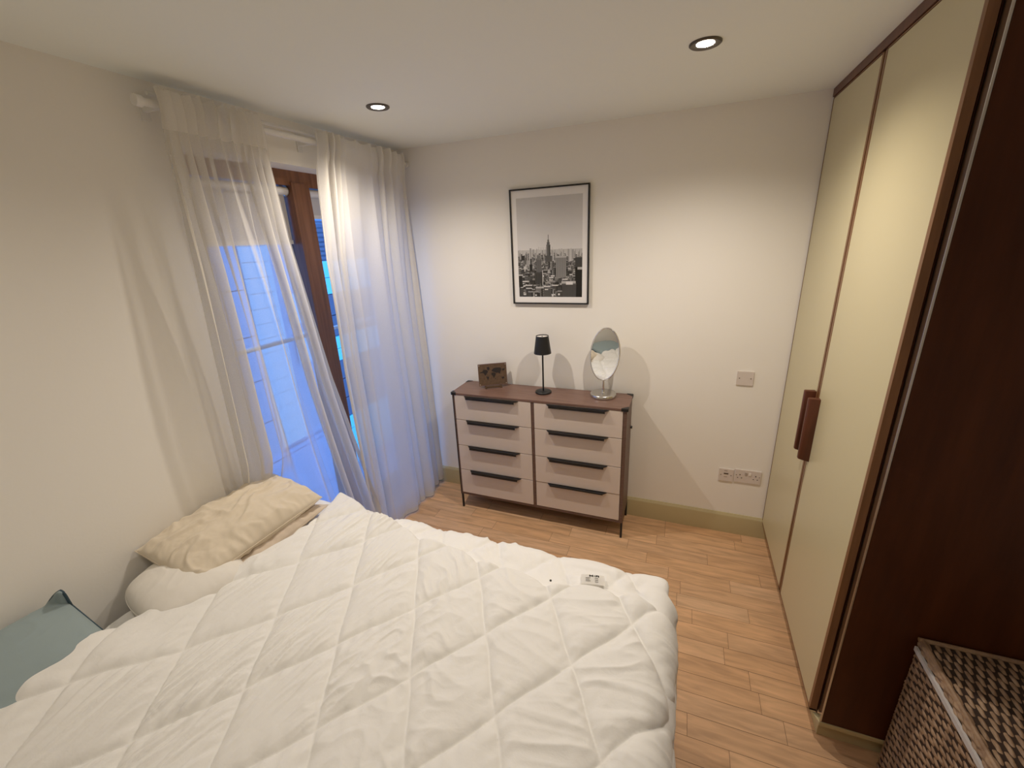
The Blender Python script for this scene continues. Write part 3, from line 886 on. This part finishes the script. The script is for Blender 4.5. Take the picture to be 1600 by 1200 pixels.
def puff(x, y, ox, oy, hgt, seed):
    s, t_ = lattice(x, y, ox, oy)
    # seams wander a little; crossings are offset like hand-guided stitching
    s += 0.020 * N(x * 3, y * 3, seed) + 0.009 * math.sin(2 * PI * t_)
    t_ += 0.020 * N(x * 3, y * 3, seed + 7) - 0.011 * math.sin(2 * PI * s)
    ds, dt = abs(s - round(s)), abs(t_ - round(t_))
    es = 1 - math.exp(-(ds * 0.26 / 0.0115) ** 0.9)
    et = 1 - math.exp(-(dt * 0.26 / 0.0115) ** 0.9)
    dome = (math.sin(PI * min(1, ds * 2) * .5) * math.sin(PI * min(1, dt * 2) * .5)) ** 0.5
    p = es * et * (0.62 + 0.38 * dome)
    # creases inside each cell, each cell with its own direction
    ci, cj = math.floor(s), math.floor(t_)
    base = lerp(R(84), R(6), sm(0.35, 1.45, x))
    ang = base + R(26) * N(ci * 1.7 + .3, cj * 2.3 + .7, seed)
    cx_ = ci * 5.3 + cj * 9.1
    a = x * math.cos(ang) + y * math.sin(ang); b = -x * math.sin(ang) + y * math.cos(ang)
    wv = 0.35 * N(a * 5 + cx_, b * 5, seed + 9)
    n1 = N(a * 3.2 + cx_, b * 15 + wv * 0.9, seed + 1)
    n2 = N(a * 6 + cx_, b * 33 + wv * 1.2, seed + 2)
    cr = max(0, 1 - abs(n1) * 2.8) ** 1.2 + 0.22 * max(0, 1 - abs(n2) * 3.0)
    am = max(0.25, 0.75 + 1.6 * N(x * 3.7, y * 3.7, seed + 4))
    wr = cr * es * et * am * 0.0074
    # puckers drawn into the stitching
    k1 = math.exp(-dt * 0.26 / 0.042) * N(s * 8, t_ * 2, seed + 5) * es * et
    k2 = math.exp(-ds * 0.26 / 0.042) * N(t_ * 8, s * 2, seed + 6) * et * es
    big = 0.010 * N(x * 2.3, y * 2.3, seed + 8)
    return hgt * p + wr + 0.0100 * (k1 + k2) + big * 0.8

def fold(d, r):
    """d = distance past the edge; returns (out, down, nx, nz)"""
    if d <= 0:
        return d, 0.0, 0.0, 1.0
    a = d / r
    if a < PI / 2:
        return r * math.sin(a), r * (1 - math.cos(a)), math.sin(a), math.cos(a)
    return r, r + (d - r * PI / 2), 1.0, 0.0

def upper_duvet():
    HEAD = [(-2.95, 0.12), (-2.60, 0.15), (-2.44, 0.165), (-2.334, 0.205), (-2.23, 0.225), (-2.178, 0.240), (-2.128, 0.262), (-2.00, 0.320), (-1.94, 0.345), (-1.76, 0.380), (-1.55, 0.345), (-1.40, 0.315), (-1.2, .30)]
    FAR = [(0.2, -1.375), (0.34, -1.30), (0.552, -1.350), (0.884, -1.435), (1.162, -1.475), (1.288, -1.500), (1.498, -1.515), (1.70, -1.480), (1.80, -1.480), (1.90, -1.530), (1.96, -1.60), (2.3, -1.66)]
    xe, r = 1.836, 0.058
    x_end = 2.26
    ox, oy = 1.209, -1.995
    y_lo = -2.93
    def fn(p, q):
        yg = lerp(y_lo, -1.42, q)
        x0 = table(HEAD, yg)
        x = lerp(x0, x_end, p)
        ye = table(FAR, x)
        # scallops where a seam family reaches the edge
        s, _t = lattice(x, ye, ox, oy)
        ye += 0.026 * (abs(math.sin(PI * s)) ** 0.6) - 0.016
        y = lerp(y_lo, ye, q)
        h = puff(x, y, ox, oy, 0.0215, 3)
        # rounded-over rims
        dh, df = (x - x0), (ye - y)
        rim = 0.022
        g = 1.0
        if dh < rim: g *= math.sqrt(max(0, 1 - (1 - dh / rim) ** 2))
        if df < rim: g *= math.sqrt(max(0, 1 - (1 - df / rim) ** 2))
        head = sm(0.75, 0.22, x)
        zb = 0.676 + 0.014 * head
        th = (0.022 + h) * g
        z0 = zb + 0.030 * sm(-2.14, -2.30, y) * sm(0.62, 0.26, x) * (0.3 + 0.7 * g) + 0.036 * head * sm(-1.35, -1.75, y) * (0.35 + 0.65 * g)
        out, down, nx_, nz_ = fold(x - xe, r)
        wave = 0.006 * math.sin(y * 9 + 1) * sm(0.06, 0.3, x - xe)
        return Vector((xe + out + th * nx_ + wave, y, z0 - down + th * nz_))
    root = thing('duvet', 'upper white diamond-quilted duvet spread over the whole bed, care label at its edge', 'duvet', (1.0, -2.1, 0.66))
    def loc(v): return v - Vector((1.0, -2.1, 0.66))
    grid_mesh('duvet_cover', 640, 430, lambda p, q: loc(fn(p, q)), M['quilt'], root)
    # stitched edge cord along the far side
    bm = bmesh.new()
    pts = [loc(fn(p / 160, 1.0)) + Vector((0, 0.001, 0.003)) for p in range(0, 150)]
    tube(bm, pts, 0.0022, 6); obj('edge_piping', bm, M['white_cotton'], root, smooth=True)
    # care label lying on the lower duvet
    A, B_, C_ = Vector((1.602, -1.478, .693)), Vector((1.686, -1.460, .693)), Vector((1.590, -1.424, .690))
    ex, ey = (B_ - A).normalized(), (C_ - A).normalized()
    nrm = ex.cross(ey).normalized()
    def lab(u0, u1, v0, v1, hgt, nm, m):
        bm = bmesh.new()
        n = 8
        lo = []
        for j in range(n + 1):
            for i in range(n + 1):
                u, v = lerp(u0, u1, i / n), lerp(v0, v1, j / n)
                q = A + ex * u + ey * v + nrm * (hgt + 0.0025 * math.sin(u * 34 + 0.4))
                lo.append(bm.verts.new(loc(q)))
        for j in range(n):
            for i in range(n):
                a = j * (n + 1) + i
                bm.faces.new((lo[a], lo[a + 1], lo[a + n + 2], lo[a + n + 1]))
        bmesh.ops.solidify(bm, geom=bm.faces, thickness=0.0006)
        return bm
    L = obj('care_label', lab(0, 0.086, 0.004, 0.056, 0, 'care_label', None), M['label'], root)
    for (u0, u1, v0, v1) in ((u_, w_, a_ - .008, b_ - .008) for (u_, w_, a_, b_) in ((0.030, 0.034, 0.050, 0.060), (0.034, 0.040, 0.053, 0.057), (0.040, 0.044, 0.050, 0.060), (0.047, 0.050, 0.052, 0.058), (0.053, 0.057, 0.050, 0.060), (0.057, 0.062, 0.055, 0.060), (0.062, 0.066, 0.050, 0.060))):
        obj('logo_mark', lab(u0, u1, v0, v1, 0.0012, '', None), M['ink'], L)
    for k in range(3):
        obj('text_line', lab(0.016, 0.034 - 0.003 * (k % 2), 0.034 - 0.008 * k, 0.037 - 0.008 * k, 0.0012, '', None), M['inkgrey'], L)
        if k < 3:
            obj('text_line', lab(0.050, 0.062, 0.034 - 0.009 * k, 0.037 - 0.009 * k, 0.0012, '', None), M['inkgrey'], L)
    # snap button at the edge of the upper layer
    q = loc(Vector((1.497, -1.515, 0.712)))
    bm = bmesh.new(); lathe(bm, [(0.004, 0.0), (0.004, 0.003), (0.0015, 0.004)], 12); bmesh.ops.translate(bm, verts=bm.verts, vec=q)
    obj('snap_button', bm, M['black'], root)
upper_duvet()

def lower_duvet():
    xe, ye, r = 1.852, -1.372, 0.050
    ox, oy = 0.912, -1.30
    def fn(p, q):
        y = lerp(-2.90, -1.262, q)
        xend = lerp(2.30, 1.902, sm(-1.54, -1.38, y))
        x = lerp(0.060, xend, p)
        h = puff(x, y, ox, oy, 0.013, 17)
        g = 1.0
        rim = 0.03
        for d in (x - 0.060, xend - x, -1.262 - y):
            if d < rim: g *= math.sqrt(max(0, 1 - (1 - max(0, d) / rim) ** 2))
        # scalloped border: pulled in where seams reach it
        s, _t = lattice(x, -1.262, ox, oy)
        yy = y - 0.012 * (1 - abs(math.sin(PI * s)) ** 0.5) * sm(-1.40, -1.262, y)
        th = (0.012 + h) * g
        ou, dn, n1, n1z = fold(x - xe, 0.068)
        ov, dv, n2, n2z = fold(yy - ye, r)
        nz_ = max(0.0, n1z * n2z)
        return Vector((xe + ou + th * n1, ye + ov + th * n2 * (1 if n1 < .5 else .6), 0.652 - dn - dv * 0.55 + th * nz_))
    root = thing('duvet', 'lower white quilted duvet, its puffed border showing along the far side of the bed', 'duvet', (1.0, -2.1, 0.64))
    def loc(v): return v - Vector((1.0, -2.1, 0.64))
    grid_mesh('duvet_cover', 360, 300, lambda p, q: loc(fn(p, q)), M['quilt_low'], root)
    bm = bmesh.new()
    tube(bm, [loc(fn(1.0, q / 60)) + Vector((0.002, 0, 0.002)) for q in range(46, 61)], 0.0028, 6)
    obj('corner_piping', bm, M['label'], root, smooth=True)
lower_duvet()

# ------------------------------------------------------------------ pillows
def pillow_mesh(name, hl, hw_, T, seed, m, parent, M4, n=110, wr=1.0, ear=None, sag=0.0, sharp=0.55, rnd_=0.0):
    """closed cushion: two skins meeting in a seam; x across (hw_), y along (hl)"""
    def outline(u, v):
        x = hw_ * u * (1 - 0.05 * (1 - v * v)) * math.sqrt(1 - rnd_ * v * v) ; y = hl * v * (1 - 0.06 * (1 - u * u)) * math.sqrt(1 - rnd_ * u * u)
        return x, y
    vs, fs = [], []
    idx = {}
    for side in (1, -1):
        for j in range(n + 1):
            for i in range(n + 1):
                u = -1 + 2 * i / n; v = -1 + 2 * j / n
                u = math.sin(u * PI / 2) * .35 + u * .65; v = math.sin(v * PI / 2) * .35 + v * .65
                bd_ = i in (0, n) or j in (0, n)
                if side == -1 and bd_:
                    idx[(side, i, j)] = idx[(1, i, j)]; continue
                x, y = outline(u, v)
                e = (max(0, 1 - u * u) ** sharp) * (max(0, 1 - v * v) ** sharp)
                z = T * e
                # tension creases running out of the corners and across the middle
                rx_, ry_ = x / hw_, y / hl
                c1 = N(x * 4 + y * 9 + seed + 1.2 * N(x * 6, y * 6, 3), y * 3 - x * 9, seed)
                c2 = N(x * 14 + 3, y * 12 + seed, seed + 2)
                c3 = N(x * 34, y * 30 + seed, seed + 4)
                edge = max(abs(u), abs(v))
                rid = 0.016 * N(x * 7, y * 5, seed + 11) + 0.0115 * max(0, 1 - abs(c1) * 4.0) + 0.0045 * max(0, 1 - abs(c2) * 3.2) - 0.0015 * max(0, 1 - abs(c3) * 3)
                # gathers at right angles to the seam
                along = (y if abs(u) > abs(v) else x)
                gat = N(along * 42, edge * 2.0, seed + 5) * 0.010 * sm(0.55, 0.95, edge)
                z += wr * (rid * min(1, e * 1.9) + gat * min(1, e * 3))
                z = z * side + sag * (u * u)
                if ear:
                    z, x, y = ear(u, v, x, y, z)
                idx[(side, i, j)] = len(vs); vs.append((x, y, z))
    for side in (1, -1):
        for j in range(n):
            for i in range(n):
                q = [idx[(side, i, j)], idx[(side, i + 1, j)], idx[(side, i + 1, j + 1)], idx[(side, i, j + 1)]]
                fs.append(q if side == 1 else q[::-1])
    me = bpy.data.meshes.new(name)
    me.from_pydata([tuple(M4 @ Vector(v)) for v in vs], [], fs)
    me.polygons.foreach_set('use_smooth', [True] * len(me.polygons)); me.update()
    rim = [idx[(1, i, 0)] for i in range(n)] + [idx[(1, n, j)] for j in range(n)] + [idx[(1, i, n)] for i in range(n, 0, -1)] + [idx[(1, 0, j)] for j in range(n, 0, -1)]
    return link(name, me, parent, m), [M4 @ Vector(vs[i]) for i in rim]

def pil(name, label, cat, loc, rx, ry, rz, hl, hw_, T, seed, m, piping=None, **k):
    root = thing(name, label, cat, loc)
    M4 = Euler((R(rx), R(ry), R(rz)), 'XYZ').to_matrix().to_4x4()
    o, rim = pillow_mesh('pillowcase', hl, hw_, T, seed, m, root, M4, **k)
    bm = bmesh.new(); tube(bm, rim, 0.0018 if not piping else 0.0042, 6, closed=True)
    obj('seam_piping', bm, piping or m, root, smooth=True)
    return root
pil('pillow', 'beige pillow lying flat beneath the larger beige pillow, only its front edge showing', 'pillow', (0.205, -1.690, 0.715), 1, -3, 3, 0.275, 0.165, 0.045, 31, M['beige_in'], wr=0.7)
pil('pillow', 'creased beige pillow propped on top against the left wall by the curtain', 'pillow', (0.176, -1.715, 0.812), 0, 12, -1, 0.312, 0.172, 0.080, 8, M['beige'], sharp=0.46, rnd_=0.10)
pil('pillow', 'plump white pillow end poking out between beige pillow and duvet', 'pillow', (0.215, -1.975, 0.735), 0, 2, -8, 0.175, 0.180, 0.088, 77, M['white_cotton'], wr=0.18, sharp=0.42, rnd_=0.38)

def flap(u, v, x, y, z):
    # the far wall-side corner is empty cloth standing up like an ear
    d = sm(0.66, 0.95, -u) * sm(0.84, 0.98, v)
    return z + 0.085 * d, x + 0.036 * d, y - 0.010 * d
pil('cushion', 'sage blue cushion with dark piping and one pointed corner against the left wall', 'cushion', (0.155, -2.535, 0.768), 2, 23, 0, 0.325, 0.160, 0.088, 55, M['sage'], piping=M['piping'], wr=0.2, ear=flap, sharp=0.42, rnd_=0.12)

# ------------------------------------------------------------------ wicker laundry basket
def wicker():
    X0, X1, Y0, Y1, ZT_ = 2.668, 3.17, -1.745, -1.275, 0.610
    root = thing('laundry_basket', 'brown woven wicker laundry basket with lid beside the dark wardrobe side', 'basket', ((X0 + X1) / 2, (Y0 + Y1) / 2, 0))
    ox, oy = (X0 + X1) / 2, (Y0 + Y1) / 2
    wm = mat('woven_rattan', (0.21, 0.125, 0.070), 0.6, var=(30, (0.38, 0.25, 0.15), (1, 1, 1)), bump=(90, 0.5, 0.003))
    dk = mat('rattan_shadow_core', (0.035, 0.018, 0.010), 0.9)  # dark colour stands in for the shade in the gaps between strands
    # each face: over-under strands as a displaced grid
    def weave(a, b, nrow, ncol):
        # a along strands, b across; returns height
        row = int(b * nrow)
        f = b * nrow - row
        strand = math.sqrt(max(0, 1 - (2 * f - 1) ** 2))
        over = math.sin(PI * (a * ncol + row + 0.35 * N(row * 1.3, a * 3)))
        return 0.0072 * strand * (0.55 + 0.45 * over) - 0.0045 + 0.0009 * N(a * 60, b * 60)
    def face(name, P0, ea, eb, la, lb, nrm, nrow, ncol, na, nb, parent):
        def fn(u, v):
            h = weave(u, min(v, 0.9999), nrow, ncol)
            return Vector(P0) + Vector(ea) * (la * u) + Vector(eb) * (lb * v) + Vector(nrm) * h
        return grid_mesh(name, na, nb, fn, wm, parent)
    hx, hy = (X1 - X0) / 2, (Y1 - Y0) / 2
    body_top = ZT_ - 0.032
    obj('gap_shade_core', bx(-hx + .0022, hx - .0022, -hy + .0022, hy - .0062, 0.01, body_top), dk, root)
    side = face('body_side', (-hx, -hy, 0.0), (0, 1, 0), (0, 0, 1), 2 * hy, body_top, (-1, 0, 0), 40, 17, 150, 360, root)
    face('body_side', (hx, -hy, 0.0), (0, 1, 0), (0, 0, 1), 2 * hy, body_top, (1, 0, 0), 40, 17, 60, 160, root)
    face('body_side', (-hx, -hy, 0.0), (1, 0, 0), (0, 0, 1), 2 * hx, body_top, (0, -1, 0), 40, 18, 110, 250, root)
    face('body_side', (-hx, hy - .004, 0.0), (1, 0, 0), (0, 0, 1), 2 * hx, body_top, (0, 1, 0), 40, 18, 60, 160, root)
    lid = obj('lid', bx(-hx + .004, hx - .004, -hy + .004, hy - .004, body_top + 0.008, ZT_ - 0.0026), dk, root)
    def top_fn(u, v):
        h = weave(v, min(u, .9999), 40, 16)
        return Vector((lerp(-hx, hx, u), lerp(-hy, hy, v), ZT_ + h * 1.3))
    grid_mesh('lid_weave', 300, 130, top_fn, wm, lid)
    face('lid_weave', (-hx - .001, -hy, body_top + 0.008), (0, 1, 0), (0, 0, 1), 2 * hy, 0.026, (-1, 0, 0), 3, 20, 150, 24, lid)
    bm = bmesh.new()
    for (p, q) in (((-hx, hy), (hx, hy)), ((-hx, -hy), (hx, -hy)), ((hx, -hy), (hx, hy)), ((-hx + .010, -hy), (-hx + .010, hy))):
        tube(bm, [(lerp(p[0], q[0], k / 30) + .0015 * N(k, 1), lerp(p[1], q[1], k / 30) + .0015 * N(k, 5), ZT_ + .001 + .001 * N(k, 9)) for k in range(31)], 0.0075, 8)
    obj('rim_cane', bm, wm, lid, smooth=True)
    # white strip of lining caught between body and lid
    bm = bmesh.new(); box(bm, -hx - 0.009, -hx - 0.001, -hy, hy - 0.008, body_top - 0.004, body_top + 0.012)
    obj('lining_strip', bm, M['stripwhite'], root, bevel=0.002)
wicker()
